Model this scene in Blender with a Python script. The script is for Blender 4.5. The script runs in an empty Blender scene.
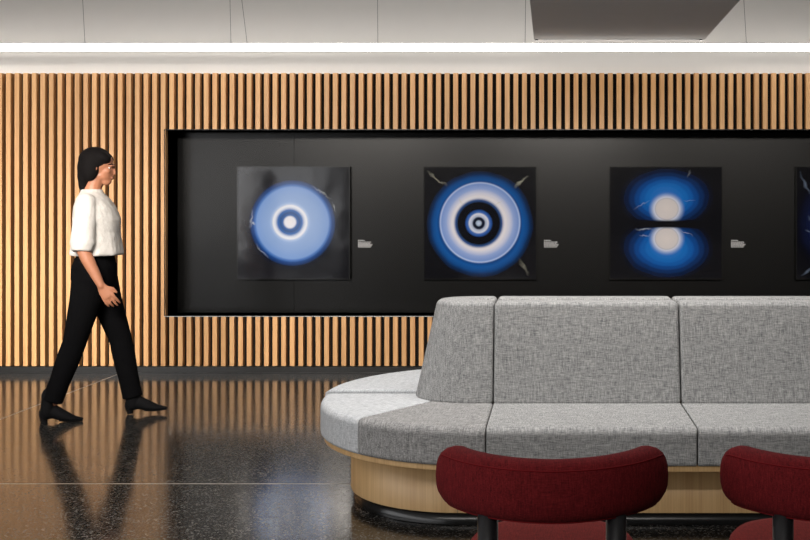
import bpy, bmesh, math, random
from mathutils import Vector, Matrix
random.seed(7)
S = bpy.context.scene
C = S.collection
PI = math.pi

# ------------------------------------------------------------------ camera, world, lights, exposure
H = 1.29                       # camera height
F = 1090.0                     # focal length in pixels of an 810 px wide frame
cam = bpy.data.cameras.new('camera'); camo = bpy.data.objects.new('camera', cam); C.objects.link(camo)
cam.sensor_width = 36; cam.lens = F/810*36
cam.shift_x = -(552-405)/810; cam.shift_y = -(270-208)/810
cam.clip_start = 0.05
camo.location = (0, 0, H); camo.rotation_euler = (PI/2, 0, 0)
S.camera = camo
S.view_settings.view_transform = 'Standard'
S.view_settings.look = 'None'
S.view_settings.gamma = 1
S.view_settings.use_curve_mapping = False
S.view_settings.exposure = 0.0

w = bpy.data.worlds.new('daylight'); S.world = w; w.use_nodes = True
w.node_tree.nodes['Background'].inputs[0].default_value = (0.75, 0.85, 1.0, 1)
w.node_tree.nodes['Background'].inputs[1].default_value = 1.0

def area(name, loc, rot, sx, sy, power, col=(1, 1, 1), spread=None):
    l = bpy.data.lights.new(name, 'AREA'); l.shape = 'RECTANGLE'; l.size = sx; l.size_y = sy
    l.energy = power; l.color = col
    if spread: l.spread = spread
    o = bpy.data.objects.new(name, l); C.objects.link(o); o.location = loc; o.rotation_euler = rot
    return o
def aim(o, target):
    o.rotation_euler = (Vector(target)-o.location).to_track_quat('-Z', 'Y').to_euler()
R_ = math.radians
# daylight entering the big window in the left wall
area('window_and_added_light', (-6.3, -1.1, 1.65), (0, -PI/2, 0), 2.3, 10.4, 190, (1.0, 0.97, 0.94))
area('window_and_added_light', (-5.65, -6.85, 1.65), (PI/2, 0, 0), 1.5, 2.3, 22, (1.0, 0.97, 0.94))  # added lamp behind the camera, reflected in the niche panel and pictures
# ceiling luminaires over the seating, and an added fill lamp behind the camera
area('ceiling_luminaire', (0.0, 4.75, 3.25), (0, 0, 0), 3.4, 0.7, 48, (1, 0.97, 0.94), R_(110))
area('ceiling_luminaire', (0.0, 3.3, 3.25), (0, 0, 0), 2.8, 0.7, 14, (1, 0.97, 0.94), R_(125))
area('rear_fill', (-1.2, -1.2, 3.28), (PI/2-0.45, 0, 0), 4.5, 0.14, 38, (1, 0.95, 0.90), R_(120))
# wall washers on a track, tilted at the slatted wall
for x, p in ((-4.7, 38), (-2.5, 24), (0.2, 13), (2.6, 12)):
    aim(area('wall_washer', (x, 1.6, 3.15), (0, 0, 0), 1.8, 0.5, p, (1.0, 0.93, 0.85), R_(34)), (x*1.02, 8.5, 0.62))

# ------------------------------------------------------------------ node helpers
def newmat(name):
    m = bpy.data.materials.new(name); m.use_nodes = True
    nt = m.node_tree; b = nt.nodes['Principled BSDF']
    return m, nt, b
def N(nt, typ, **kw):
    n = nt.nodes.new(typ)
    for k, v in kw.items(): setattr(n, k, v)
    return n
def L(nt, a, b): nt.links.new(a, b)
def ramp(nt, fac, stops, interp='LINEAR'):
    r = N(nt, 'ShaderNodeValToRGB'); r.color_ramp.interpolation = interp
    e = r.color_ramp.elements
    while len(e) > 1: e.remove(e[-1])
    e[0].position = stops[0][0]; e[0].color = (*stops[0][1], 1)
    for p, c in stops[1:]:
        x = e.new(p); x.color = (*c, 1)
    if fac is not None: L(nt, fac, r.inputs[0])
    return r.outputs[0]
def mapping(nt, src, scale=(1, 1, 1), rot=(0, 0, 0), loc=(0, 0, 0)):
    m = N(nt, 'ShaderNodeMapping'); m.inputs['Scale'].default_value = scale
    m.inputs['Rotation'].default_value = rot; m.inputs['Location'].default_value = loc
    L(nt, src, m.inputs[0]); return m.outputs[0]
def noise(nt, vec, scale, detail=2, rough=0.5):
    n = N(nt, 'ShaderNodeTexNoise'); n.inputs['Scale'].default_value = scale
    n.inputs['Detail'].default_value = detail; n.inputs['Roughness'].default_value = rough
    L(nt, vec, n.inputs['Vector']); return n.outputs['Fac']
def math_(nt, op, a, b=None, c=None):
    n = N(nt, 'ShaderNodeMath', operation=op)
    for i, v in enumerate((a, b, c)):
        if v is None: continue
        if isinstance(v, (int, float)): n.inputs[i].default_value = v
        else: L(nt, v, n.inputs[i])
    return n.outputs[0]
def mix(nt, fac, a, b, blend='MIX'):
    n = N(nt, 'ShaderNodeMix', data_type='RGBA', blend_type=blend)
    for s, v in ((0, fac), (6, a), (7, b)):
        if isinstance(v, (int, float)): n.inputs[s].default_value = v
        elif isinstance(v, tuple): n.inputs[s].default_value = (*v, 1)
        else: L(nt, v, n.inputs[s])
    return n.outputs[2]
def bump(nt, b, h, strength=0.2, dist=0.002):
    n = N(nt, 'ShaderNodeBump'); n.inputs['Strength'].default_value = strength
    n.inputs['Distance'].default_value = dist
    L(nt, h, n.inputs['Height']); L(nt, n.outputs[0], b.inputs['Normal'])
def objco(nt): return N(nt, 'ShaderNodeTexCoord').outputs['Object']
def srgb(r, g, b):
    f = lambda c: (c/255/12.92) if c <= 10 else ((c/255+0.055)/1.055)**2.4
    return (f(r), f(g), f(b))

def plain(name, col, rough=0.5, metal=0.0, spec=0.5, bumps=None, coat=0, var=0.05):
    m, nt, b = newmat(name)
    co = objco(nt)
    n = noise(nt, co, 9, 3)
    v = ramp(nt, n, [(0.3, tuple(c*(1-var) for c in col)), (0.7, tuple(min(1, c*(1+var)) for c in col))])
    L(nt, v, b.inputs['Base Color'])
    b.inputs['Roughness'].default_value = rough; b.inputs['Metallic'].default_value = metal
    b.inputs['Specular IOR Level'].default_value = spec
    b.inputs['Coat Weight'].default_value = coat
    if bumps: bump(nt, b, noise(nt, co, bumps[0], 3), bumps[1], bumps[2])
    return m

def wood(name, dark, light, rough=0.45, random_tone=0.12):
    m, nt, b = newmat(name)
    co = objco(nt)
    oi = N(nt, 'ShaderNodeObjectInfo')
    sh = N(nt, 'ShaderNodeVectorMath', operation='ADD'); L(nt, co, sh.inputs[0])
    cmb = N(nt, 'ShaderNodeCombineXYZ'); L(nt, math_(nt, 'MULTIPLY', oi.outputs['Random'], 37.0), cmb.inputs[0])
    L(nt, math_(nt, 'MULTIPLY', oi.outputs['Random'], 11.0), cmb.inputs[2]); L(nt, cmb.outputs[0], sh.inputs[1])
    g = noise(nt, mapping(nt, sh.outputs[0], (160, 160, 3.0)), 1, 3, 0.6)
    g2 = noise(nt, mapping(nt, sh.outputs[0], (30, 30, 0.8)), 1, 2, 0.5)
    f = math_(nt, 'ADD', math_(nt, 'MULTIPLY', g, 0.55), math_(nt, 'MULTIPLY', g2, 0.45))
    col = ramp(nt, f, [(0.3, dark), (0.68, light)])
    tone = math_(nt, 'ADD', 1-random_tone, math_(nt, 'MULTIPLY', oi.outputs['Random'], random_tone*2))
    hs = N(nt, 'ShaderNodeHueSaturation'); L(nt, tone, hs.inputs['Value']); L(nt, col, hs.inputs['Color'])
    L(nt, hs.outputs[0], b.inputs['Base Color']); b.inputs['Roughness'].default_value = rough
    bump(nt, b, g, 0.15, 0.0008)
    return m

def fabric(name, dark, mid, light, rot=0.0, scale=330, bstr=0.3):
    m, nt, b = newmat(name)
    co = mapping(nt, objco(nt), rot=(0, 0, rot))
    a = noise(nt, mapping(nt, co, (scale*0.10, scale, scale)), 1, 2, 0.6)
    c = noise(nt, mapping(nt, co, (scale, scale*0.10, scale*0.10), loc=(3, 7, 1)), 1, 2, 0.6)
    k = noise(nt, co, 260, 1)
    f = math_(nt, 'ADD', math_(nt, 'MULTIPLY', math_(nt, 'ADD', a, c), 0.42), math_(nt, 'MULTIPLY', k, 0.16))
    col = ramp(nt, f, [(0.36, dark), (0.5, mid), (0.64, light)])
    L(nt, col, b.inputs['Base Color']); b.inputs['Roughness'].default_value = 0.92
    b.inputs['Specular IOR Level'].default_value = 0.15
    b.inputs['Sheen Weight'].default_value = 0.0
    bump(nt, b, f, bstr, 0.002)
    return m

M = {}
M['oak_slat'] = wood('oak slat', srgb(188, 134, 82), srgb(228, 180, 124), 0.42, 0.07)
M['oak'] = wood('oak veneer', srgb(180, 142, 94), srgb(212, 176, 126), 0.42, 0.04)
M['white'] = plain('white wall paint', (0.78, 0.765, 0.74), 0.75, bumps=(60, 0.1, 0.001), var=0.008)
M['ceil'] = plain('ceiling paint', (0.62, 0.61, 0.6), 0.8)
M['roomwall'] = plain('grey room wall', (0.16, 0.155, 0.15), 0.8)
M['felt'] = plain('black acoustic backing', (0.012, 0.011, 0.010), 0.95, spec=0.1)
M['niche'] = plain('satin black panel', (0.0035, 0.0035, 0.0034), 0.25, spec=0.24, bumps=(300, 0.05, 0.0005))
M['blackmetal'] = plain('black metal', (0.012, 0.012, 0.013), 0.28, spec=0.5)
M['kick'] = plain('polished black plinth', (0.008, 0.008, 0.008), 0.22, spec=0.4)
M['base'] = plain('dark baseboard', (0.012, 0.0115, 0.011), 0.3)
M['alu'] = plain('aluminium', (0.6, 0.6, 0.6), 0.35, metal=1)
M['cable'] = plain('steel cable', (0.12, 0.12, 0.12), 0.4, metal=0.5)
M['panel'] = plain('grey acoustic panel', srgb(222, 222, 220), 0.85, var=0.01)
M['rim'] = plain('white panel rim', (0.8, 0.8, 0.78), 0.6)
M['vinyl'] = plain('pale vinyl lettering', (0.5, 0.5, 0.5), 0.6)
M['sofa'] = fabric('grey woven wool', srgb(94, 95, 97), srgb(143, 143, 142), srgb(178, 177, 175))
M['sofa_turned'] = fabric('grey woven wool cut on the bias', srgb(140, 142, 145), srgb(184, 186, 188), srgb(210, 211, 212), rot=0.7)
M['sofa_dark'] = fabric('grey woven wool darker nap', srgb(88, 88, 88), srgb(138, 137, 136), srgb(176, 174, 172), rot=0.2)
M['red'] = fabric('dark red wool', srgb(62, 9, 12), srgb(88, 15, 19), srgb(108, 27, 29), scale=500, bstr=0.25)
M['redseat'] = fabric('red wool seat', srgb(72, 14, 13), srgb(94, 22, 20), srgb(112, 34, 30), scale=500, bstr=0.25)
M['piping'] = plain('dark red piping', srgb(96, 16, 20), 0.9, spec=0.1)
M['skin'] = plain('skin', srgb(176, 118, 88), 0.5)
M['hair'] = plain('black hair', (0.005, 0.004, 0.004), 0.8, spec=0.12)
M['blouse'] = plain('off white blouse', (0.66, 0.63, 0.59), 0.8, bumps=(16, 0.6, 0.02))
M['trousers'] = plain('black trousers', (0.004, 0.004, 0.0045), 0.95, spec=0.04, bumps=(20, 0.5, 0.01))
M['boot'] = plain('black suede', (0.004, 0.004, 0.0045), 0.8, spec=0.15)
M['eye'] = plain('eye white', (0.7, 0.7, 0.68), 0.2)
M['lip'] = plain('lips', srgb(150, 78, 70), 0.4)

def emit(name, col, s):
    m, nt, b = newmat(name)
    b.inputs['Base Color'].default_value = (0.9, 0.9, 0.9, 1)
    b.inputs['Emission Color'].default_value = (*col, 1); b.inputs['Emission Strength'].default_value = s
    return m
M['diffuser'] = emit('lit diffuser', (1.0, 0.95, 0.89), 7.5)

def make_floor_mat():
    m, nt, b = newmat('polished black terrazzo')
    co = N(nt, 'ShaderNodeNewGeometry').outputs['Position']
    v = N(nt, 'ShaderNodeTexVoronoi'); v.inputs['Scale'].default_value = 150; L(nt, co, v.inputs['Vector'])
    sep = N(nt, 'ShaderNodeSeparateColor'); L(nt, v.outputs['Color'], sep.inputs[0])
    col = ramp(nt, sep.outputs[0], [(0.0, (0.006, 0.006, 0.006)), (0.5, (0.014, 0.014, 0.013)), (0.8, (0.05, 0.048, 0.045)), (1.0, (0.17, 0.165, 0.155))])
    big = noise(nt, co, 6, 4)
    col2 = mix(nt, 1.0, col, ramp(nt, big, [(0.3, (0.75, 0.75, 0.75)), (0.7, (1.25, 1.22, 1.18))]), 'MULTIPLY')
    L(nt, col2, b.inputs['Base Color'])
    r = math_(nt, 'ADD', 0.09, math_(nt, 'MULTIPLY', sep.outputs[1], 0.11))
    L(nt, r, b.inputs['Roughness'])
    b.inputs['IOR'].default_value = 1.43
    bump(nt, b, noise(nt, co, 140, 2), 0.05, 0.0006)
    return m
M['floor'] = make_floor_mat()
M['joint'] = plain('pale divider strip', (0.34, 0.30, 0.26), 0.35)

# ------------------------------------------------------------------ mesh helpers
def link(name, me, mat, parent=None, smooth=False):
    o = bpy.data.objects.new(name, me); C.objects.link(o)
    if mat is not None and not me.materials: me.materials.append(mat)
    if smooth:
        for p in me.polygons: p.use_smooth = True
    if parent is not None: o.parent = parent
    return o
def from_bm(name, bm, mat, parent=None, smooth=False):
    bmesh.ops.recalc_face_normals(bm, faces=bm.faces)
    me = bpy.data.meshes.new(name); bm.to_mesh(me); bm.free()
    return link(name, me, mat, parent, smooth)
def tag(o, label=None, cat=None, group=None, kind=None):
    if label: o['label'] = label
    if cat: o['category'] = cat
    if group: o['group'] = group
    if kind: o['kind'] = kind
    return o
def empty(name, loc=(0, 0, 0), rz=0):
    o = bpy.data.objects.new(name, None); C.objects.link(o); o.location = loc; o.rotation_euler = (0, 0, rz)
    o.empty_display_size = 0.1
    return o
def box(bm, x0, x1, y0, y1, z0, z1):
    v = [bm.verts.new((x, y, z)) for x in (x0, x1) for y in (y0, y1) for z in (z0, z1)]
    for f in ((0, 1, 3, 2), (4, 6, 7, 5), (0, 4, 5, 1), (2, 3, 7, 6), (0, 2, 6, 4), (1, 5, 7, 3)):
        bm.faces.new([v[i] for i in f])
def boxobj(name, mat, parent, *b, bev=0):
    bm = bmesh.new(); box(bm, *b)
    if bev: bmesh.ops.bevel(bm, geom=bm.edges[:], offset=bev, segments=2, affect='EDGES', profile=0.5)
    return from_bm(name, bm, mat, parent)
def loft(bm, rings, cap=True, close=False):
    vs = [[bm.verts.new(p) for p in r] for r in rings]
    n = len(vs[0]); m = len(vs)
    for i in range(m if close else m-1):
        a, b = vs[i], vs[(i+1) % m]
        for j in range(n):
            k = (j+1) % n
            bm.faces.new((a[j], a[k], b[k], b[j]))
    if cap and not close:
        bm.faces.new(vs[0][::-1]); bm.faces.new(vs[-1])
def tube(bm, pts, rad, n=10, cap=True, flat=None, up=Vector((0, 1, 0))):
    """round tube through pts; rad is a number, a list of numbers or of (r_side, r_up)"""
    pts = [Vector(p) for p in pts]; rings = []
    for i, p in enumerate(pts):
        t = (pts[min(i+1, len(pts)-1)]-pts[max(i-1, 0)]).normalized()
        u = up if abs(t.dot(up)) < 0.95 else Vector((1, 0, 0))
        a = t.cross(u).normalized(); b = a.cross(t).normalized()
        r = rad[i] if isinstance(rad, (list, tuple)) else rad
        ra, rb = r if isinstance(r, (list, tuple)) else (r, r)
        rings.append([p+a*ra*math.cos(2*PI*k/n)+b*rb*math.sin(2*PI*k/n) for k in range(n)])
    loft(bm, rings, cap)
def capsule(bm, pts, rad, n=14, up=Vector((0, 1, 0))):
    """tube with rounded ends"""
    P = [Vector(p) for p in pts]; R = list(rad) if isinstance(rad, (list, tuple)) else [rad]*len(P)
    g = lambda r: r if isinstance(r, (list, tuple)) else (r, r)
    P2, R2 = [], []
    d = (P[0]-P[1]).normalized(); r0 = g(R[0])
    for a in (80, 60, 35):
        c = math.cos(math.radians(a)); s = math.sin(math.radians(a))
        P2.append(P[0]+d*min(r0)*s); R2.append((r0[0]*c, r0[1]*c))
    P2 += P; R2 += [g(r) for r in R]
    d = (P[-1]-P[-2]).normalized(); r1 = g(R[-1])
    for a in (35, 60, 80):
        c = math.cos(math.radians(a)); s = math.sin(math.radians(a))
        P2.append(P[-1]+d*min(r1)*s); R2.append((r1[0]*c, r1[1]*c))
    tube(bm, P2, R2, n, True, up=up)
def ellip(bm, c, r, seg=20, rot=None):
    mt = Matrix.Translation(c) @ (rot or Matrix.Identity(4)) @ Matrix.Diagonal((*r, 1))
    bmesh.ops.create_uvsphere(bm, u_segments=seg, v_segments=seg//2+2, radius=1, matrix=mt)
def prism(name, mat, parent, lower, upper, bev, weights, z0=None, z1=None, seg=4):
    """solid between two outlines of equal vertex count; weights = (bottom, top function or number, corner)"""
    bm = bmesh.new()
    wl = bm.edges.layers.float.new('bevel_weight_edge')
    lo = [bm.verts.new((x, y, z0) if z0 is not None else p) for (x, y, *p_) in lower for p in [(x, y, 0)]]
    hi = [bm.verts.new((x, y, z1)) for (x, y, *p_) in upper]
    n = len(lo)
    bm.faces.new(lo[::-1]); bm.faces.new(hi)
    for i in range(n): bm.faces.new((lo[i], lo[(i+1) % n], hi[(i+1) % n], hi[i]))
    wb, wt, wc = weights
    for i in range(n):
        j = (i+1) % n
        e = bm.edges.get((hi[i], hi[j])); e[wl] = wt(i) if callable(wt) else wt
        e = bm.edges.get((lo[i], lo[j])); e[wl] = wb(i) if callable(wb) else wb
        a = hi[i].co-hi[i-1].co; b = hi[j].co-hi[i].co
        if a.length > 1e-6 and b.length > 1e-6 and a.angle(b) > 0.6:
            e = bm.edges.get((lo[i], hi[i])); e[wl] = wc
    o = from_bm(name, bm, mat, parent)
    for p in o.data.polygons: p.use_smooth = True
    md = o.modifiers.new('Bevel', 'BEVEL'); md.limit_method = 'WEIGHT'; md.width = bev; md.segments = seg
    md.use_clamp_overlap = False
    md.harden_normals = True
    return o
def remesh(o, vox, it=6, fac=0.5):
    r = o.modifiers.new('Remesh', 'REMESH'); r.mode = 'VOXEL'; r.voxel_size = vox; r.use_smooth_shade = True
    s = o.modifiers.new('Smooth', 'SMOOTH'); s.iterations = it; s.factor = fac
    return o

# ------------------------------------------------------------------ room
DW = 8.47                      # plane of the slat faces
SW = F/DW
def wx(px): return (px-552)/SW
def wz(py): return H-(py-208)/SW
SD = 0.052                     # slat depth
NB = DW+0.28                   # back of the niche
NX0, NX1 = wx(165), 3.32
NZ0, NZ1 = wz(316), wz(130)
ST, SB = wz(73), wz(366)       # top and bottom of the slats
XL, XR, YB = -6.5, 6.2, -7.0
CZ = 3.35

floor = boxobj('floor', M['joint'], None, XL, XR, YB, DW+0.05, -0.12, -0.0004); tag(floor, kind='structure')
xs = [XL, -3.37, 0.0, 3.37, XR]; ys = [YB, -0.9, 2.1, 5.10, DW+0.05]
g = 0.006
for i in range(4):
    for j in range(4):
        boxobj('floor_slab', M['floor'], floor, xs[i]+g, xs[i+1]-g, ys[j]+g, ys[j+1]-g, -0.03, 0)
tag(boxobj('ceiling', M['ceil'], None, XL, XR, YB, DW+0.4, CZ, CZ+0.1), kind='structure')
# back wall: black backing around the niche, white plaster above
bm = bmesh.new()
by0, by1 = DW+SD, DW+0.42
box(bm, XL, NX0, by0, by1, 0, ST); box(bm, NX1, XR, by0, by1, 0, ST)
box(bm, NX0, NX1, by0, by1, 0, NZ0); box(bm, NX0, NX1, by0, by1, NZ1, ST)
wb = from_bm('wall_back', bm, M['felt']); tag(wb, kind='structure')
boxobj('plaster_header', M['white'], wb, XL, XR, by0, by1, ST, CZ)
# niche lining
npan = [NX0, (294-552)/(F/NB), NX1]
boxobj('niche_back', M['felt'], wb, NX0-0.02, NX1+0.02, NB+0.02, NB+0.06, NZ0-0.02, NZ1+0.02)
for i in range(2):
    boxobj('niche_panel', M['niche'], wb, npan[i]+(0.0015 if i else 0), npan[i+1]-0.0015, NB, NB+0.02, NZ0, NZ1)
fr = 0.006
boxobj('niche_reveal', M['niche'], wb, NX0-fr, NX0, DW-0.004, NB, NZ0-fr, NZ1+fr)
boxobj('niche_reveal', M['niche'], wb, NX1, NX1+fr, DW-0.004, NB, NZ0-fr, NZ1+fr)
boxobj('niche_reveal', M['niche'], wb, NX0, NX1, DW-0.004, NB, NZ1, NZ1+fr)
boxobj('niche_sill', M['niche'], wb, NX0, NX1, DW-0.004, NB, NZ0-fr, NZ0)
boxobj('niche_trim', M['alu'], wb, NX0-fr, NX1+fr, DW-0.006, DW-0.003, NZ0-fr+0.001, NZ0-fr+0.005)
# slats
PITCH = 8.605/SW; FW = 4.75/SW/2
meshes = {}
def slat(x, z0, z1):
    key = (round(z0, 3), round(z1, 3))
    if key not in meshes:
        b_ = bmesh.new(); box(b_, -FW, FW, 0, SD, 0, z1-z0)
        ed = [e for e in b_.edges if abs(e.verts[0].co.z-e.verts[1].co.z) > 0.01 and e.verts[0].co.y < 0.01]
        bmesh.ops.bevel(b_, geom=ed, offset=0.002, segments=1, affect='EDGES')
        bmesh.ops.recalc_face_normals(b_, faces=b_.faces)
        me = bpy.data.meshes.new('slat'); b_.to_mesh(me); b_.free(); me.materials.append(M['oak_slat']); meshes[key] = me
    o = link('slat', meshes[key], None, wb); o.location = (x, DW, z0)
x0 = wx(403.95)
k0 = int((XL+0.03-x0)/PITCH); k1 = int((4.2-x0)/PITCH)
for k in range(k0, k1+1):
    x = x0+k*PITCH
    if x+FW*0.6 < NX0 or x-FW > NX1+fr: slat(x, SB, ST)
    else:
        slat(x, NZ1+fr, ST); slat(x, SB, NZ0-fr)
# baseboard under the slats
bm = bmesh.new(); box(bm, XL, XR, DW-0.012, DW+SD, 0, SB-0.004); box(bm, XL, XR, DW-0.03, DW-0.012, 0, 0.012)
tag(from_bm('baseboard_back', bm, M['base']), kind='structure')
# other walls, the left one with a window
tag(boxobj('wall_right', M['roomwall'], None, XR, XR+0.1, YB, DW+0.4, 0, CZ), kind='structure')
bm = bmesh.new()
box(bm, -4.9, XR, YB-0.1, YB, 0, CZ); box(bm, XL, -4.9, YB-0.1, YB, 0, 0.4); box(bm, XL, -4.9, YB-0.1, YB, 2.9, CZ)  # gap at the left for the added window
tag(from_bm('wall_front', bm, M['roomwall']), kind='structure')
bm = bmesh.new()
WY0, WY1, WZ0, WZ1 = -6.5, 4.3, 0.4, 2.9
box(bm, XL-0.2, XL, YB, WY0, 0, CZ); box(bm, XL-0.2, XL, WY1, DW+0.4, 0, CZ)
box(bm, XL-0.2, XL, WY0, WY1, 0, WZ0); box(bm, XL-0.2, XL, WY0, WY1, WZ1, CZ)
tag(from_bm('wall_left', bm, M['roomwall']), kind='structure')
win = empty('window_1', (XL-0.1, (WY0+WY1)/2, WZ0)); tag(win, kind='structure')
bm = bmesh.new(); cy = (WY0+WY1)/2; hw = (WY1-WY0)/2; hh = WZ1-WZ0
for a, b_, c, d in ((-hw, -hw+0.05, 0, hh), (hw-0.05, hw, 0, hh), (-hw, hw, 0, 0.05), (-hw, hw, hh-0.05, hh), (-2.75, -2.70, 0, hh), (-0.025, 0.025, 0, hh), (2.70, 2.75, 0, hh)):
    box(bm, -0.03, 0.03, a, b_, c, d)
from_bm('window_frame', bm, M['blackmetal'], win)
mg, nt, b_ = newmat('window glass')
b_.inputs['Transmission Weight'].default_value = 1; b_.inputs['Roughness'].default_value = 0; b_.inputs['IOR'].default_value = 1.1
boxobj('pane', mg, win, -0.004, 0.004, -hw+0.05, hw-0.05, 0.05, hh-0.05)

added_win = empty('added_window', (XL, YB-0.05, WZ0)); tag(added_win, kind='structure')  # unseen window added for its reflection in the niche panel and pictures
bm = bmesh.new()
for a, b_, c, d in ((0, 0.05, 0, hh), (1.55, 1.6, 0, hh), (0.05, 1.55, 0, 0.05), (0.05, 1.55, hh-0.05, hh)): box(bm, a, b_, -0.03, 0.03, c, d)
from_bm('window_frame', bm, M['blackmetal'], added_win)
boxobj('pane', mg, added_win, 0.05, 1.55, -0.004, 0.004, 0.05, hh-0.05)

# ------------------------------------------------------------------ linear pendant light
LD = 8.08; LS = F/LD
lz0 = H+(208-50.3)/LS; lz1 = H+(208-42.8)/LS
pl = empty('linear_pendant_light', (0, LD, lz0))
tag(pl, 'long glowing white linear light hung on thin cables above the slatted wall', 'light')
boxobj('diffuser', M['diffuser'], pl, -5.8, 5.2, 0, 0.05, 0, lz1-lz0-0.006)
boxobj('housing', M['alu'], pl, -5.8, 5.2, -0.001, 0.051, lz1-lz0-0.006, lz1-lz0)
for p0, p1 in ((81.3, 83.5), (229, 230), (241, 246.2), (377, 377.3), (525.5, 525), (744.5, 747), (-80, -78), (880, 882)):
    xb = (p1-552)/LS; dx = (p0-p1)/LS*1.0
    k = (CZ-lz1)/(42/LS)
    xt = xb+dx*k if abs(dx*k) < 0.35 else xb+dx*k
    bm = bmesh.new(); tube(bm, [(xb, 0.025, lz1-lz0), (xt, 0.025, CZ-lz0)], 0.0016, 6)
    c_ = from_bm('cable', bm, M['cable'], pl)
    bm = bmesh.new(); tube(bm, [(xb, 0.025, lz1-lz0), (xb, 0.025, lz1-lz0+0.012)], 0.007, 8)
    from_bm('cable_gripper', bm, M['alu'], c_)
# suspended rectangular panel
PD = 7.98; PS = F/PD
pz = H+(208-39.5)/PS
sp = empty('suspended_ceiling_panel', (0, PD, pz))
tag(sp, 'grey rectangular panel hanging flat overhead in front of the linear light', 'ceiling panel')
px0, px1 = (534-552)/PS, (704.5-552)/PS
boxobj('panel', M['panel'], sp, px0, px1, -2.4, -0.02, 0, 0.04)
bm = bmesh.new(); box(bm, px0, px1, -0.02, 0, -0.004, 0.04); 
from_bm('rim', bm, M['rim'], sp)
for x in (px0+0.02, px1-0.03):
    for y in (-0.012, -2.35):
        bm = bmesh.new(); tube(bm, [(x, y, -0.010), (x, y, -0.002)], 0.012, 12)
        f_ = from_bm('fixing', bm, M['blackmetal'], sp)
        bm = bmesh.new(); tube(bm, [(x, y, 0.04), (x, y, CZ-pz)], 0.002, 6)
        from_bm('cable', bm, M['cable'], sp)

# ------------------------------------------------------------------ artworks
AF = NB-0.045; AS = F/AF
def radial(nt, co, cx, cz, a=1.0, b=1.0, wob=0.0):
    s = N(nt, 'ShaderNodeSeparateXYZ'); L(nt, co, s.inputs[0])
    dx = math_(nt, 'DIVIDE', math_(nt, 'SUBTRACT', s.outputs[0], cx), a)
    dz = math_(nt, 'DIVIDE', math_(nt, 'SUBTRACT', s.outputs[2], cz), b)
    r = math_(nt, 'SQRT', math_(nt, 'ADD', math_(nt, 'MULTIPLY', dx, dx), math_(nt, 'MULTIPLY', dz, dz)))
    if wob:
        n = noise(nt, co, 5, 2); r = math_(nt, 'ADD', r, math_(nt, 'MULTIPLY', math_(nt, 'SUBTRACT', n, 0.5), wob))
    return r, s
def art_base(name):
    m, nt, b = newmat(name); co = objco(nt)
    b.inputs['Roughness'].default_value = 0.12; b.inputs['Specular IOR Level'].default_value = 0.5
    bump(nt, b, noise(nt, co, 2.2, 2), 0.2, 0.03)
    return m, nt, b, co
def glints(nt, co, segs):  # gloss reflections put into the colour
    """thin pale highlights of the gloss, painted into the print colour: each (x0,z0,x1,z1,width,strength)"""
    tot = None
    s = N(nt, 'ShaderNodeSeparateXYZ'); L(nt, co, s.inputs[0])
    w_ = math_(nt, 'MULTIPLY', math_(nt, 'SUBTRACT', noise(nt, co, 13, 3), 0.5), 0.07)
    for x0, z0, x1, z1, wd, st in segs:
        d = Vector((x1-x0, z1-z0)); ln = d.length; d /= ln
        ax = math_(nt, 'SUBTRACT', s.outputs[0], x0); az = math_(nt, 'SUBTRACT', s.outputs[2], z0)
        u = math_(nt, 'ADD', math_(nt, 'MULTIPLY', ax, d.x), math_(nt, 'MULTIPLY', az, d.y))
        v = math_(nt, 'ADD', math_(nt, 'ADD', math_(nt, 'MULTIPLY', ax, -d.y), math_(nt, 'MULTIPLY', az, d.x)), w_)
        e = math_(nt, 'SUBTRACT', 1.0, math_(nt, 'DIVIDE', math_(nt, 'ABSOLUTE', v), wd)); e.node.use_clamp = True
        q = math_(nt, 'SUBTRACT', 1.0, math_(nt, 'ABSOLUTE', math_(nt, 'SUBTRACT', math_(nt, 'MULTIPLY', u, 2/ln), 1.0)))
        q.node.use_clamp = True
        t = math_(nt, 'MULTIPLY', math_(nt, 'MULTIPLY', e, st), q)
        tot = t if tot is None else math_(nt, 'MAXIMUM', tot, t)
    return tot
K = (0.004, 0.004, 0.006)
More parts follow.
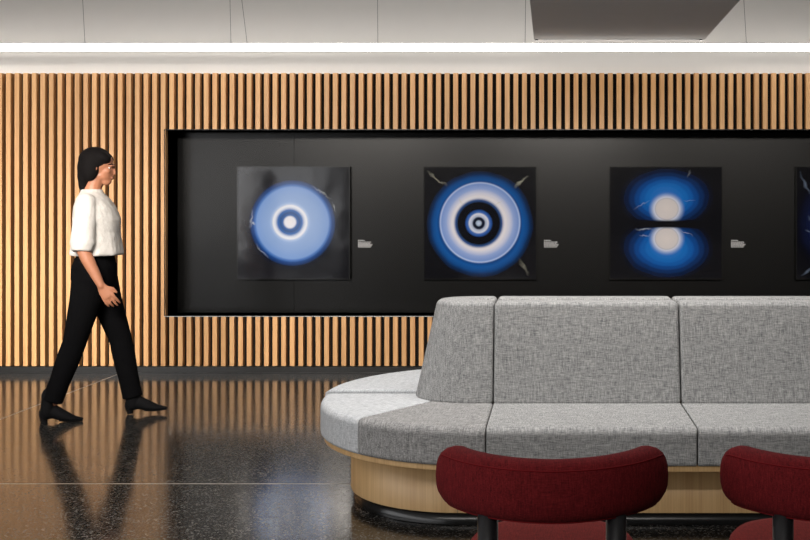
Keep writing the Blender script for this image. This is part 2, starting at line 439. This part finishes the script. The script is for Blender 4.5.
def art1():
    m, nt, b, co = art_base('print of pale blue disc')
    r, s = radial(nt, co, -0.008, 0.0)
    main = ramp(nt, r, [(0, srgb(142, 166, 204)), (0.22, srgb(124, 152, 198)), (0.285, srgb(112, 144, 196)), (0.298, srgb(66, 108, 176)),
                        (0.315, srgb(22, 62, 122)), (0.330, srgb(14, 48, 100)), (0.345, srgb(8, 16, 34)), (0.375, K)])
    r2, _ = radial(nt, co, -0.028, 0.006, wob=0.006)
    core = ramp(nt, r2, [(0, srgb(214, 212, 216)), (0.042, srgb(206, 208, 216)), (0.056, srgb(28, 84, 150)), (0.075, srgb(14, 62, 122)), (0.098, srgb(40, 92, 160)),
                         (0.118, srgb(196, 204, 220)), (0.132, srgb(216, 218, 224)), (0.145, srgb(158, 178, 212)), (0.165, srgb(132, 158, 202))])
    f = ramp(nt, r2, [(0, (0, 0, 0)), (0.15, (0, 0, 0)), (0.19, (1, 1, 1))])
    c = mix(nt, f, core, main)
    # grey reflection on the gloss, painted into the left background
    n = noise(nt, co, 3, 3)
    bgd = math_(nt, 'MULTIPLY', math_(nt, 'SUBTRACT', n, 0.35), math_(nt, 'SUBTRACT', 0.05, s.outputs[0])); bgd.node.use_clamp = True
    c = mix(nt, math_(nt, 'MULTIPLY', bgd, ramp(nt, r, [(0.33, (0, 0, 0)), (0.36, (1, 1, 1))])), c, (0.10, 0.10, 0.115))
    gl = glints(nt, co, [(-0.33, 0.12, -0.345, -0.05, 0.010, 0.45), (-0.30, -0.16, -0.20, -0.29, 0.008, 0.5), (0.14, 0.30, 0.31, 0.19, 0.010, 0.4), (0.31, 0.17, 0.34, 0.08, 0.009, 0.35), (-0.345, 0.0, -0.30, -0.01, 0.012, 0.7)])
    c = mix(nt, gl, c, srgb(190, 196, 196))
    L(nt, c, b.inputs['Base Color']); return m
def art2():
    m, nt, b, co = art_base('print of blue and white ringed disc')
    r0, s = radial(nt, co, 0.0, -0.008, wob=0.03)
    outer = ramp(nt, r0, [(0.30, srgb(10, 52, 112)), (0.345, srgb(20, 84, 156)), (0.375, srgb(16, 72, 138)), (0.40, srgb(12, 42, 84)), (0.43, K)])
    r, _ = radial(nt, co, 0.0, 0.004)
    disc = ramp(nt, r, [(0.20, srgb(228, 224, 228)), (0.235, srgb(206, 208, 226)), (0.27, srgb(144, 166, 216)), (0.305, srgb(118, 148, 208)), (0.318, srgb(176, 196, 230)), (0.325, srgb(60, 104, 170)), (0.335, srgb(10, 50, 110))])
    fo = ramp(nt, r, [(0.0, (0, 0, 0)), (0.322, (0, 0, 0)), (0.34, (1, 1, 1))])
    c = mix(nt, fo, disc, outer)
    r2, _ = radial(nt, co, -0.010, -0.002)
    core = ramp(nt, r2, [(0, srgb(196, 208, 226)), (0.018, srgb(160, 178, 206)), (0.028, srgb(16, 22, 40)), (0.045, srgb(18, 28, 52)), (0.055, srgb(170, 182, 208)), (0.075, srgb(210, 214, 226)),
                         (0.086, srgb(70, 110, 182)), (0.10, srgb(40, 84, 160)), (0.112, srgb(8, 10, 20)), (0.165, srgb(8, 10, 18)), (0.185, srgb(50, 84, 142)), (0.202, srgb(214, 214, 224)), (0.22, srgb(230, 226, 228))])
    fi = ramp(nt, r2, [(0.0, (0, 0, 0)), (0.205, (0, 0, 0)), (0.225, (1, 1, 1))])
    c = mix(nt, fi, core, c)
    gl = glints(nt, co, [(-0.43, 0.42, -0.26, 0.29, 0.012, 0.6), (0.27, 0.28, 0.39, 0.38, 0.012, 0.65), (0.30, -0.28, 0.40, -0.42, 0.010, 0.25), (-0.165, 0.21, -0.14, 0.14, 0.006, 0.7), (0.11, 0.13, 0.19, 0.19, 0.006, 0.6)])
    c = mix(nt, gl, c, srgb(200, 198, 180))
    L(nt, c, b.inputs['Base Color']); return m
def art3():
    m, nt, b, co = art_base('print of twin blue swirls')
    def half(cz, cdz, up):
        r, s = radial(nt, co, 0.004, cz, 0.88, 0.60, wob=0.05)
        rings = math_(nt, 'SINE', math_(nt, 'MULTIPLY', r, 130.0))
        rf = math_(nt, 'ADD', r, math_(nt, 'MULTIPLY', rings, 0.008))
        c = ramp(nt, rf, [(0.0, srgb(60, 112, 190)), (0.15, srgb(24, 106, 188)), (0.20, srgb(20, 96, 176)), (0.25, srgb(14, 74, 148)), (0.30, srgb(12, 48, 102)), (0.36, srgb(8, 26, 60)), (0.42, K)])
        r2, _ = radial(nt, co, 0.006, cdz, 1.0, 0.93)
        f = ramp(nt, r2, [(0, (0, 0, 0)), (0.095, (0, 0, 0)), (0.15, (1, 1, 1))])
        core = ramp(nt, r2, [(0, srgb(214, 206, 204)), (0.085, srgb(206, 200, 200)), (0.092, srgb(176, 178, 190)), (0.10, srgb(214, 216, 228)), (0.125, srgb(170, 188, 224)), (0.15, srgb(90, 136, 200))])
        return mix(nt, f, core, c), s
    a, s = half(0.20, 0.112, True); b2, _ = half(-0.20, -0.125, False)
    z = s.outputs[2]
    x2 = math_(nt, 'MULTIPLY', math_(nt, 'MULTIPLY', s.outputs[0], s.outputs[0]), 0.10)
    fu = math_(nt, 'MULTIPLY', math_(nt, 'SUBTRACT', math_(nt, 'SUBTRACT', z, 0.012), x2), 60); fu.node.use_clamp = True
    fd = math_(nt, 'MULTIPLY', math_(nt, 'SUBTRACT', -0.03, math_(nt, 'ADD', z, x2)), 60); fd.node.use_clamp = True
    c = mix(nt, fu, K, a); c = mix(nt, fd, c, b2)
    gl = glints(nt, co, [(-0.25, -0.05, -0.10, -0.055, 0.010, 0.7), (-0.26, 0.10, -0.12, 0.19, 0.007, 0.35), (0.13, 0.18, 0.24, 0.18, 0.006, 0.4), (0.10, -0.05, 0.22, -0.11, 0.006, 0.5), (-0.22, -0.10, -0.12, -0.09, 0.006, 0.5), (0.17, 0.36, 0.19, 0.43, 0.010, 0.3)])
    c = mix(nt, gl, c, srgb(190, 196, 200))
    L(nt, c, b.inputs['Base Color']); return m
def art4():
    m, nt, b, co = art_base('print of dark blue rings')
    r, s = radial(nt, co, 0.0, 0.0, wob=0.05)
    c = ramp(nt, r, [(0, srgb(200, 205, 220)), (0.1, srgb(40, 90, 170)), (0.2, srgb(16, 60, 130)), (0.32, srgb(14, 24, 60)), (0.44, srgb(8, 9, 20)), (0.5, K)])
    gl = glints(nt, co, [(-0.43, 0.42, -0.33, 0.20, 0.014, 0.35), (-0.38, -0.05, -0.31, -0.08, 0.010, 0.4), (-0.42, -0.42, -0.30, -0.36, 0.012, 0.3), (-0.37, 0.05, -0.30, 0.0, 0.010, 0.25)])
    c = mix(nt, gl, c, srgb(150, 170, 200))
    L(nt, c, b.inputs['Base Color']); return m
labels = ['square glossy picture of a pale blue disc with a small white centre on black',
          'square glossy picture of a blue and white disc with black inner rings on black',
          'square glossy picture of two mirrored blue swirls around white ovals on black',
          'square glossy dark blue and black picture cut off at the right edge of the photo']
az = H-(223-208)/AS
M['artframe'] = plain('gloss black tray frame', (0.008, 0.008, 0.008), 0.15)
for i, (pc, mk) in enumerate(((293.5, art1), (480, art2), (666, art3), (852.5, art4))):
    x = (pc-552)/AS; hs = 56.5/AS
    a = empty('abstract_picture', (x, AF, az)); tag(a, labels[i], 'picture', 'square pictures hung in the black wall niche')
    boxobj('backing_box', M['artframe'], a, -hs+0.01, hs-0.01, 0.004, 0.045, -hs+0.01, hs-0.01)
    bm = bmesh.new(); t = 0.008
    for q in ((-hs, -hs+t, -hs, hs), (hs-t, hs, -hs, hs), (-hs+t, hs-t, -hs, -hs+t), (-hs+t, hs-t, hs-t, hs)):
        box(bm, q[0], q[1], -0.004, 0.035, q[2], q[3])
    from_bm('frame', bm, M['artframe'], a)
    boxobj('print', mk(), a, -hs+t, hs-t, 0, 0.005, -hs+t, hs-t)
# little wall texts, too small to read in the photo: pale lines
whose = ['pale blue disc', 'black inner rings', 'two mirrored swirls']
for i, px in enumerate((358, 544, 731)):
    bm = bmesh.new(); sN = F/NB; u = 1/sN
    X = (px-552)/sN; Z = H-(240-208)/sN
    ends = [[7, 0], [13.5, 1], [12.5, 1], [14.5, 1], [13.8, 1], [13, 1]]
    z = Z
    for e, gp in ends:
        x = X; 
        while x < X+e*u-0.004:
            l_ = random.uniform(0.008, 0.02)
            box(bm, x, min(x+l_, X+e*u), NB-0.0012, NB+0.0005, z-0.0062, z); x += l_+0.0022
        z -= 0.0135 if gp == 0 else 0.0098
    o = from_bm('wall_text', bm, M['vinyl'])
    tag(o, 'small pale text block on the black wall right of the picture with %s' % whose[i], 'wall text', 'small wall texts beside the pictures')

# ------------------------------------------------------------------ sofa
CY = 4.949; RS = 0.789; XA = -0.254; PW = 0.81
XE = XA+3*PW                    # start of the far rounded end
sofa = empty('island_sofa', ((XA+XE)/2, CY, 0))
ox = sofa.location.x
tag(sofa, 'long grey woven island sofa with a rounded end on an oak and black plinth', 'sofa')
ZS0, ZS1, ZB1 = 0.301, 0.45, 0.878
def arc(cx, cy, a, b, t0, t1, n, e=1.0):
    out = []
    for i in range(n+1):
        t = t0+(t1-t0)*i/n; c, s = math.cos(t), math.sin(t)
        out.append((cx+a*math.copysign(abs(c)**e, c), cy+b*math.copysign(abs(s)**e, s)))
    return out
def loc(pts): return [(x-ox, y) for x, y in pts]
G = 0.0025
def seat_piece(pts, mat, outer, iw=0.16, dz=0):
    """outer(i) says whether edge i of the outline is the rounded outer edge"""
    return prism('seat_cushion', mat, sofa, pts, pts, 0.034, (lambda i: 0.5 if outer(i) else 0.15, lambda i: 1.0 if outer(i) else iw, 0.16), ZS0, ZS1+dz, 5)
inner = 0.22
for k in range(3):
    a, b_ = XA+k*PW+G-ox, XA+(k+1)*PW-G-ox
    seat_piece([(a, -RS), (b_, -RS), (b_, -inner), (a, -inner)], M['sofa'], lambda i: i == 0)
    seat_piece([(b_, RS), (a, RS), (a, inner), (b_, inner)], M['sofa'], lambda i: i == 0, 0.16, 0.014)
def end_pieces(cx, sg):
    # sg=-1: left end, sg=+1: right end; wedges between angles measured from the front (-Y) towards the end
    T = [0, math.radians(42), PI/2, PI]; TI = [0, math.radians(58), PI/2, PI]
    for q in range(3):
        t0, t1 = T[q], T[q+1]; n = (16, 16, 32)[q]; u0, u1 = TI[q], TI[q+1]
        out = [(cx+sg*RS*0.983*math.sin(t0+(t1-t0)*i/n), -RS*math.cos(t0+(t1-t0)*i/n)) for i in range(n+1)]
        inn = [(cx+sg*0.26*math.sin(u1+(u0-u1)*i/6), -inner*math.cos(u1+(u0-u1)*i/6)) for i in range(7)]
        # small gap: shrink tangentially
        tm = (t0+t1)/2; gx, gy = sg*math.sin(tm)*G*1.5, -math.cos(tm)*G*1.5
        pts = [(x+gx, y+gy) for x, y in out+inn]
        fl = sg > 0
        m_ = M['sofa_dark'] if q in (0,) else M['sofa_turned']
        o = seat_piece(pts if True else pts, m_, lambda i: i < n, 0.3, 0.014 if q == 2 else 0)
end_pieces(XA-ox, -1); end_pieces(XE-ox, 1)
# backrests
zb0 = ZS1-0.012
def back_piece(lo, hi, wt=0.7):
    return prism('backrest_cushion', M['sofa'], sofa, lo, hi, 0.03, (0.75, wt, 0.5), zb0, ZB1, 4)
BF, BT, BG = 0.268, 0.172, 0.05      # half depth at the foot, at the top, half of the gap
for k in range(3):
    a, b_ = XA+k*PW+G*0.8-ox, XA+(k+1)*PW-G*0.8-ox
    back_piece([(a, -BF), (b_, -BF), (b_, -BG), (a, -BG)], [(a, -BT), (b_, -BT), (b_, -BG), (a, -BG)])
    back_piece([(b_, BF), (a, BF), (a, BG), (b_, BG)], [(b_, BT), (a, BT), (a, BG), (b_, BG)])
def end_back(cx, sg):
    n = 28
    def U(xo, yo, xi, yi):
        o_ = [(cx, -yo)]; i_ = []
        e = 0.82
        for i in range(n+1):
            t = -PI/2+PI*i/n; c, s = math.cos(t), math.sin(t)
            o_.append((cx+sg*(0.03+(xo-0.03)*abs(c)**e), yo*math.copysign(abs(s)**e, s)))
        o_.append((cx, yo))
        for i in range(9):
            t = PI/2-PI*i/8
            i_.append((cx+sg*(xi*math.cos(t)), yi*math.sin(t)))
        return [(x-sg*0+sg*G*0.8, y) for x, y in o_+i_]
    prism('backrest_cushion', M['sofa'], sofa, U(0.362, BF, 0.09, BG), U(0.262, BT, 0.09, BG), 0.03, (0.75, 0.7, 0.4), zb0, ZB1, 4)
end_back(XA-ox, -1); end_back(XE-ox, 1)
def stadium(rx, ry, shift=0.0, n=32, e=1.0):
    out = []
    for i in range(n+1):
        t = PI/2+PI*i/n; out.append((XA-ox-shift+rx*math.cos(t), ry*math.sin(t)))
    for i in range(n+1):
        t = -PI/2+PI*i/n; out.append((XE-ox+shift+rx*math.cos(t), ry*math.sin(t)))
    return out
p = stadium(0.765, 0.765); prism('wood_rim', M['oak'], sofa, p, p, 0.004, (1, 1, 0), 0.276, 0.3015, 2)
p = stadium(0.53, 0.53, 0.12); prism('wood_base', M['oak'], sofa, p, p, 0.003, (1, 0, 0), 0.052, 0.277, 2)
p = stadium(0.52, 0.52, 0.12); prism('plinth', M['kick'], sofa, p, p, 0.003, (1, 0, 0), 0.0, 0.052, 2)
for x in (458,):
    pass
# veneer joint line on the base
for X in (XA-0.13-ox, XE+0.13-ox):
    boxobj('veneer_joint', M['cable'], sofa, X-0.001, X+0.001, -0.5304, -0.525, 0.053, 0.27)

# ------------------------------------------------------------------ red chairs
def make_chair(X, label):
    t = empty('red_dining_chair', (X, 2.62, 0)); tag(t, label, 'chair', 'red upholstered chairs in the foreground')
    Y0 = 2.62; PY = 2.363-Y0
    # backrest: padded band swept along a horizontal arc, open towards the sofa
    bm = bmesh.new(); n = 44; rings = []; pipe = []; pipe2 = []
    R = 0.248; amax = math.radians(72); yc = 2.322+R-Y0
    Lh = R*amax
    zc, hh_, th = 0.687, 0.067, 0.040
    for i in range(n+1):
        q = -1+2*i/n
        q = math.copysign(1-(1-abs(q))**1.6, q)      # denser rings at the ends
        a = q*amax
        dist = (1-abs(q))*Lh                          # distance from the tip
        rr = 0.058
        k = math.sqrt(max(0.0, 1-(max(0, rr-dist)/rr)**2)) if dist < rr else 1
        k = max(k, 0.02)
        c = Vector((R*math.sin(a), yc-R*math.cos(a), zc+0.004*abs(q)))
        nrm = Vector((math.sin(a), -math.cos(a), 0))   # outwards, towards the camera in the middle
        hq = hh_*(0.25+0.75*k) if k > 0.05 else hh_*0.18
        hq = hh_*k; tq = th*min(1, k*1.15)
        ring = []
        for j in range(20):
            u = 2*PI*j/20; cu, su = math.cos(u), math.sin(u)
            ring.append(c+nrm*tq*math.copysign(abs(cu)**0.75, cu)+Vector((0, 0, hq*math.copysign(abs(su)**0.8, su))))
        rings.append(ring)
        if abs(q) < 0.90:
            for lst, ang in ((pipe, math.radians(42)), (pipe2, math.radians(-70))):
                cu, su = math.cos(ang), math.sin(ang)
                lst.append(c+nrm*tq*abs(cu)**0.75+Vector((0, 0, hq*math.copysign(abs(su)**0.8, su))))
    loft(bm, rings)
    br = from_bm('backrest', bm, M['red'], t, True)
    bm = bmesh.new(); tube(bm, pipe, 0.0018, 6); tube(bm, pipe2, 0.0018, 6); from_bm('seam', bm, M['piping'], br, True)
    # seat: round-cornered cushion
    bm = bmesh.new(); rings = []
    for z, k in ((0.428, 0.80), (0.426, 0.93), (0.434, 0.985), (0.452, 1.0), (0.470, 0.985), (0.483, 0.93), (0.489, 0.80), (0.491, 0.4), (0.4915, 0.02)):
        rings.append([(0.208*k*math.copysign(abs(math.cos(u))**0.85, math.cos(u)), 0.02+0.222*k*math.copysign(abs(math.sin(u))**0.85, math.sin(u)), z) for u in [2*PI*j/48 for j in range(48)]])
    loft(bm, rings); from_bm('seat', bm, M['redseat'], t, True)
    for sx in (-1, 1):
        bm = bmesh.new(); tube(bm, [(sx*0.139, PY, 0.012), (sx*0.139, PY, 0.655)], 0.0225, 24)
        l = from_bm('leg', bm, M['blackmetal'], t, True)
        bm = bmesh.new(); tube(bm, [(sx*0.139, PY, 0), (sx*0.139, PY, 0.012)], 0.019, 16); from_bm('foot_cap', bm, M['felt'], l)
        bm = bmesh.new(); tube(bm, [(sx*0.165, 0.19, 0.012), (sx*0.15, 0.17, 0.43)], 0.017, 20)
        l = from_bm('leg', bm, M['blackmetal'], t, True)
        bm = bmesh.new(); tube(bm, [(sx*0.165, 0.19, 0), (sx*0.165, 0.19, 0.012)], 0.015, 16); from_bm('foot_cap', bm, M['felt'], l)
    bm = bmesh.new()
    tube(bm, [(-0.139, PY, 0.405), (0.139, PY, 0.405)], 0.012, 12)
    for sx in (-1, 1): tube(bm, [(sx*0.139, PY, 0.405), (sx*0.15, 0.17, 0.415)], 0.012, 12)
    tube(bm, [(-0.15, 0.17, 0.415), (0.15, 0.17, 0.415)], 0.012, 12)
    from_bm('seat_frame', bm, M['blackmetal'], t, True)
make_chair(0.0, 'dark red upholstered chair with whole curved backrest in view, in front of the sofa')
make_chair(0.640, 'dark red upholstered chair cut off at the right edge of the photo')

# ------------------------------------------------------------------ walking person
def make_person():
    root = empty('person', (-2.81, 6.70, 0), math.radians(10))
    tag(root, 'person with dark hair, white blouse, black trousers and heeled boots walking past the slats', 'person')
    V = Vector
    # --- body, one continuous surface
    bm = bmesh.new()
    hd = Matrix.Translation((0.018, 0, 1.545)) @ Matrix.Rotation(math.radians(6), 4, 'Y')
    def E(c, r, rot=None, seg=20):
        mt = hd @ Matrix.Translation(c) @ (rot or Matrix.Identity(4)) @ Matrix.Diagonal((*r, 1))
        bmesh.ops.create_uvsphere(bm, u_segments=seg, v_segments=seg//2+2, radius=1, matrix=mt)
    E((-0.005, 0, 0.020), (0.093, 0.072, 0.088))          # skull
    E((0.045, 0, -0.028), (0.050, 0.053, 0.070))          # face
    E((0.058, 0, -0.085), (0.030, 0.030, 0.026))          # chin
    E((0.020, 0, -0.055), (0.052, 0.052, 0.042))          # jaw
    E((0.082, 0, 0.012), (0.018, 0.045, 0.012))           # brow
    E((0.094, 0, -0.020), (0.013, 0.010, 0.023), Matrix.Rotation(math.radians(-20), 4, 'Y'))   # nose
    E((0.100, 0, -0.034), (0.011, 0.012, 0.008))
    E((0.088, 0, -0.056), (0.012, 0.022, 0.008))          # lips
    E((0.086, 0, -0.066), (0.011, 0.019, 0.007))
    for s in (-1, 1):
        E((0.060, s*0.036, -0.024), (0.024, 0.020, 0.022))    # cheek
        E((0.000, s*0.070, -0.014), (0.015, 0.009, 0.026))   # ear
    capsule(bm, [(-0.022, 0, 1.36), (-0.008, 0, 1.42), (0.012, 0, 1.49)], [0.060, 0.050, 0.050])
    # trunk
    rings = []
    for z, x, rx, ry in ((0.83, 0.0, 0.10, 0.15), (0.90, -0.005, 0.115, 0.165), (1.02, 0.005, 0.088, 0.125), (1.12, 0.01, 0.085, 0.12), (1.24, 0.008, 0.095, 0.14), (1.33, -0.008, 0.085, 0.165), (1.37, -0.018, 0.055, 0.10)):
        rings.append([(x+rx*math.cos(2*PI*j/24), ry*math.sin(2*PI*j/24), z) for j in range(24)])
    loft(bm, rings)
    for s in (-1, 1): ellip(bm, (0.070, s*0.060, 1.225), (0.045, 0.050, 0.05))
    # arms: near one (-Y) swings forward, far one hangs slightly back
    def arm(sh, el, wr, hand_dir, side):
        capsule(bm, [sh, V(sh).lerp(V(el), 0.5), el], [0.045, 0.041, 0.036])
        capsule(bm, [el, V(el).lerp(V(wr), 0.3), V(wr).lerp(V(el), 0.3), wr], [0.036, 0.038, 0.030, (0.022, 0.026)])
        w = V(wr); d = V(hand_dir).normalized(); y = V((0, 1, 0)); fwd = y.cross(d).normalized()   # fwd: thumb side
        if fwd.x < 0: fwd = -fwd
        pc = w+d*0.045
        capsule(bm, [w+d*0.0, w+d*0.035, w+d*0.075], [(0.026, 0.018), (0.036, 0.015), (0.038, 0.014)], up=V((0, 1, 0)))
        inw = y*(-side)*(-1) if side > 0 else y      # palm faces the thigh
        inw = V((0, -side, 0))
        for k, (off, ln) in enumerate(((0.030, 0.068), (0.0105, 0.076), (-0.010, 0.070), (-0.029, 0.055))):
            b0 = w+d*0.078+fwd*off
            c1 = 0.10+0.05*k
            p1 = b0+(d+inw*0.15+fwd*off*3.0)*ln*0.45
            p2 = p1+(d*0.9+inw*(0.35+c1)).normalized()*ln*0.32
            p3 = p2+(d*0.7+inw*(0.6+c1)).normalized()*ln*0.26
            capsule(bm, [b0-d*0.01, b0+d*0.01, p1, p2, p3], [0.0092, 0.0085, 0.0080, 0.0074, 0.0064], n=10)
        tb = w+d*0.022+fwd*0.026
        t1 = tb+(d*0.75+fwd*0.6+inw*0.2).normalized()*0.034; t2 = t1+(d*0.95+fwd*0.15+inw*0.2).normalized()*0.028
        capsule(bm, [tb-fwd*0.008, t1, t2], [0.0125, 0.0105, 0.0085], n=10)
    arm((-0.005, -0.155, 1.325), (-0.025, -0.205, 1.045), (0.085, -0.215, 0.825), (0.50, 0.05, -0.86), -1)
    arm((-0.015, 0.155, 1.325), (-0.075, 0.20, 1.045), (-0.045, 0.215, 0.80), (0.12, 0, -1), 1)
    # legs inside the trousers down to the boots
    LR = dict(hip=(0.0, -0.085, 0.86), knee=(-0.095, -0.095, 0.475), ank=(-0.220, -0.10, 0.115))
    LF = dict(hip=(0.0, 0.085, 0.86), knee=(0.130, 0.09, 0.478), ank=(0.205, 0.085, 0.118))
    for l in (LR, LF):
        capsule(bm, [l['hip'], V(l['hip']).lerp(V(l['knee']), 0.5), l['knee']], [0.085, 0.068, 0.05])
        capsule(bm, [l['knee'], V(l['knee']).lerp(V(l['ank']), 0.35), l['ank']], [0.05, 0.05, 0.032])
    body = from_bm('body', bm, M['skin'], root); remesh(body, 0.0042, 5)
    # eyes, lips
    for s in (-1, 1):
        bm = bmesh.new()
        bmesh.ops.create_uvsphere(bm, u_segments=14, v_segments=10, radius=0.0110, matrix=hd @ Matrix.Translation((0.0700, s*0.030, -0.004)))
        e = from_bm('eye', bm, M['eye'], root, True)
        bm = bmesh.new()
        bmesh.ops.create_uvsphere(bm, u_segments=12, v_segments=8, radius=0.0062, matrix=hd @ Matrix.Translation((0.0762, s*0.0315, -0.004)))
        from_bm('iris', bm, M['hair'], e, True)
        bm = bmesh.new()
        capsule(bm, [hd @ V((0.091, s*0.016, 0.018)), hd @ V((0.086, s*0.036, 0.024)), hd @ V((0.070, s*0.052, 0.018))], [0.003, 0.0035, 0.002], n=8)
        from_bm('eyebrow', bm, M['hair'], root, True)
    bm = bmesh.new()
    capsule(bm, [hd @ V((0.086, -0.018, -0.061)), hd @ V((0.0945, 0, -0.060)), hd @ V((0.086, 0.018, -0.061))], [0.003, 0.0065, 0.003], n=8)
    from_bm('lips', bm, M['lip'], root, True)
    # hair: cap over the skull, tied low at the nape
    bm = bmesh.new()
    def EH(c, r, a=0):
        mt = hd @ Matrix.Translation(c) @ Matrix.Rotation(math.radians(a), 4, 'Y') @ Matrix.Diagonal((*r, 1))
        bmesh.ops.create_uvsphere(bm, u_segments=22, v_segments=14, radius=1, matrix=mt)
    EH((-0.018, 0, 0.034), (0.100, 0.081, 0.086))
    EH((-0.045, 0, -0.010), (0.074, 0.080, 0.098))
    EH((-0.068, 0, -0.065), (0.044, 0.062, 0.080), -8)
    EH((-0.070, 0, -0.115), (0.032, 0.048, 0.055), -8)
    for s in (-1, 1):
        EH((-0.030, s*0.056, -0.015), (0.052, 0.032, 0.080))
        EH((0.030, s*0.042, 0.060), (0.052, 0.038, 0.034), 25)
    h = from_bm('hair', bm, M['hair'], root); remesh(h, 0.005, 16)
    # blouse
    bm = bmesh.new(); rings = []
    for z, x, rx, ry in ((1.000, 0.010, 0.150, 0.185), (1.015, 0.010, 0.155, 0.190), (1.06, 0.010, 0.146, 0.185), (1.14, 0.010, 0.135, 0.175), (1.22, 0.012, 0.138, 0.175), (1.29, 0.002, 0.122, 0.178), (1.345, -0.008, 0.095, 0.170), (1.385, -0.018, 0.066, 0.085), (1.405, -0.016, 0.062, 0.066)):
        n = 36
        rings.append([(x+rx*(1+0.03*math.sin(7*2*PI*j/n)*max(0, 1.3-z)*3)*math.cos(2*PI*j/n), ry*(1+0.03*math.sin(9*2*PI*j/n)*max(0, 1.3-z)*3)*math.sin(2*PI*j/n), z) for j in range(n)])
    loft(bm, rings)
    for s, el in ((-1, (-0.025, -0.205, 1.045)), (1, (-0.075, 0.20, 1.045))):
        sh = V((-0.015, s*0.150, 1.320)); e = V(el)
        P_ = [sh, sh.lerp(e, 0.3), sh.lerp(e, 0.6), sh.lerp(e, 0.88), sh.lerp(e, 1.06)]
        capsule(bm, P_[:2], [0.060, 0.066]); tube(bm, P_[1:], [0.064, 0.068, 0.072, 0.058], 20)
    bl = from_bm('blouse', bm, M['blouse'], root); remesh(bl, 0.007, 3)
    # trousers
    bm = bmesh.new(); rings = []
    for z, x, rx, ry in ((0.80, 0.0, 0.118, 0.165), (0.86, -0.004, 0.130, 0.180), (0.93, -0.004, 0.128, 0.178), (1.00, 0.004, 0.108, 0.150), (1.06, 0.006, 0.098, 0.138)):
        rings.append([(x+rx*math.cos(2*PI*j/32), ry*math.sin(2*PI*j/32), z) for j in range(32)])
    loft(bm, rings)
    for l, hem in ((LR, (-0.220, -0.10, 0.125)), (LF, (0.205, 0.085, 0.105))):
        hp, kn, an = V(l['hip']), V(l['knee']), V(hem)
        sg = 1 if l is LF else -1
        capsule(bm, [hp+V((sg*0.012, 0, 0.02)), hp.lerp(kn, 0.35), hp.lerp(kn, 0.7), kn], [(0.100, 0.088), (0.092, 0.085), (0.078, 0.078), (0.068, 0.070)], 20)
        tube(bm, [kn+V((0, 0, 0.03)), kn, kn.lerp(an, 0.3), kn.lerp(an, 0.65), an], [(0.062, 0.06), (0.068, 0.068), (0.068, 0.066), (0.060, 0.060), (0.060, 0.060)], 20)
    tr = from_bm('trousers', bm, M['trousers'], root); remesh(tr, 0.007, 5)
    # boots with block heels
    def boot(an, pitch, name='boot'):
        # local: x forward, origin at the ankle above the heel, z down to the floor at -0.115
        mt = Matrix.Translation(an) @ Matrix.Rotation(math.radians(pitch), 4, 'Y')
        bm = bmesh.new()
        T = lambda pts: [mt @ V(p) for p in pts]
        capsule(bm, T([(0, 0, 0.05), (-0.005, 0, -0.01), (-0.010, 0, -0.055)]), [0.045, 0.044, 0.042])
        capsule(bm, T([(-0.025, 0, -0.055), (0.03, 0, -0.052), (0.085, 0, -0.080), (0.135, 0, -0.096), (0.185, 0, -0.101)]), [(0.034, 0.034), (0.042, 0.036), (0.032, 0.040), (0.019, 0.034), (0.010, 0.010)], 16)
        # shaft block between heel cup and instep
        capsule(bm, T([(-0.028, 0, -0.065), (0.05, 0, -0.072)]), [0.026, 0.024])
        b = from_bm(name, bm, M['boot'], root); remesh(b, 0.005, 4)
        bm = bmesh.new()
        rr = []
        for z, x, rx, ry in ((-0.115, -0.030, 0.019, 0.019), (-0.095, -0.032, 0.022, 0.021), (-0.065, -0.032, 0.028, 0.026)):
            rr.append(T([(x+rx*math.cos(2*PI*j/16), ry*math.sin(2*PI*j/16), z) for j in range(16)]))
        loft(bm, rr); from_bm('heel', bm, M['boot'], b)
        bm = bmesh.new()
        capsule(bm, T([(0.06, 0, -0.104), (0.12, 0, -0.1105), (0.186, 0, -0.1105)]), [(0.0045, 0.026), (0.0045, 0.033), (0.003, 0.010)], 12)
        from_bm('sole', bm, M['boot'], b, True)
    boot((-0.236, -0.10, 0.115), 0)
    boot((0.212, 0.085, 0.122), -4)
make_person()
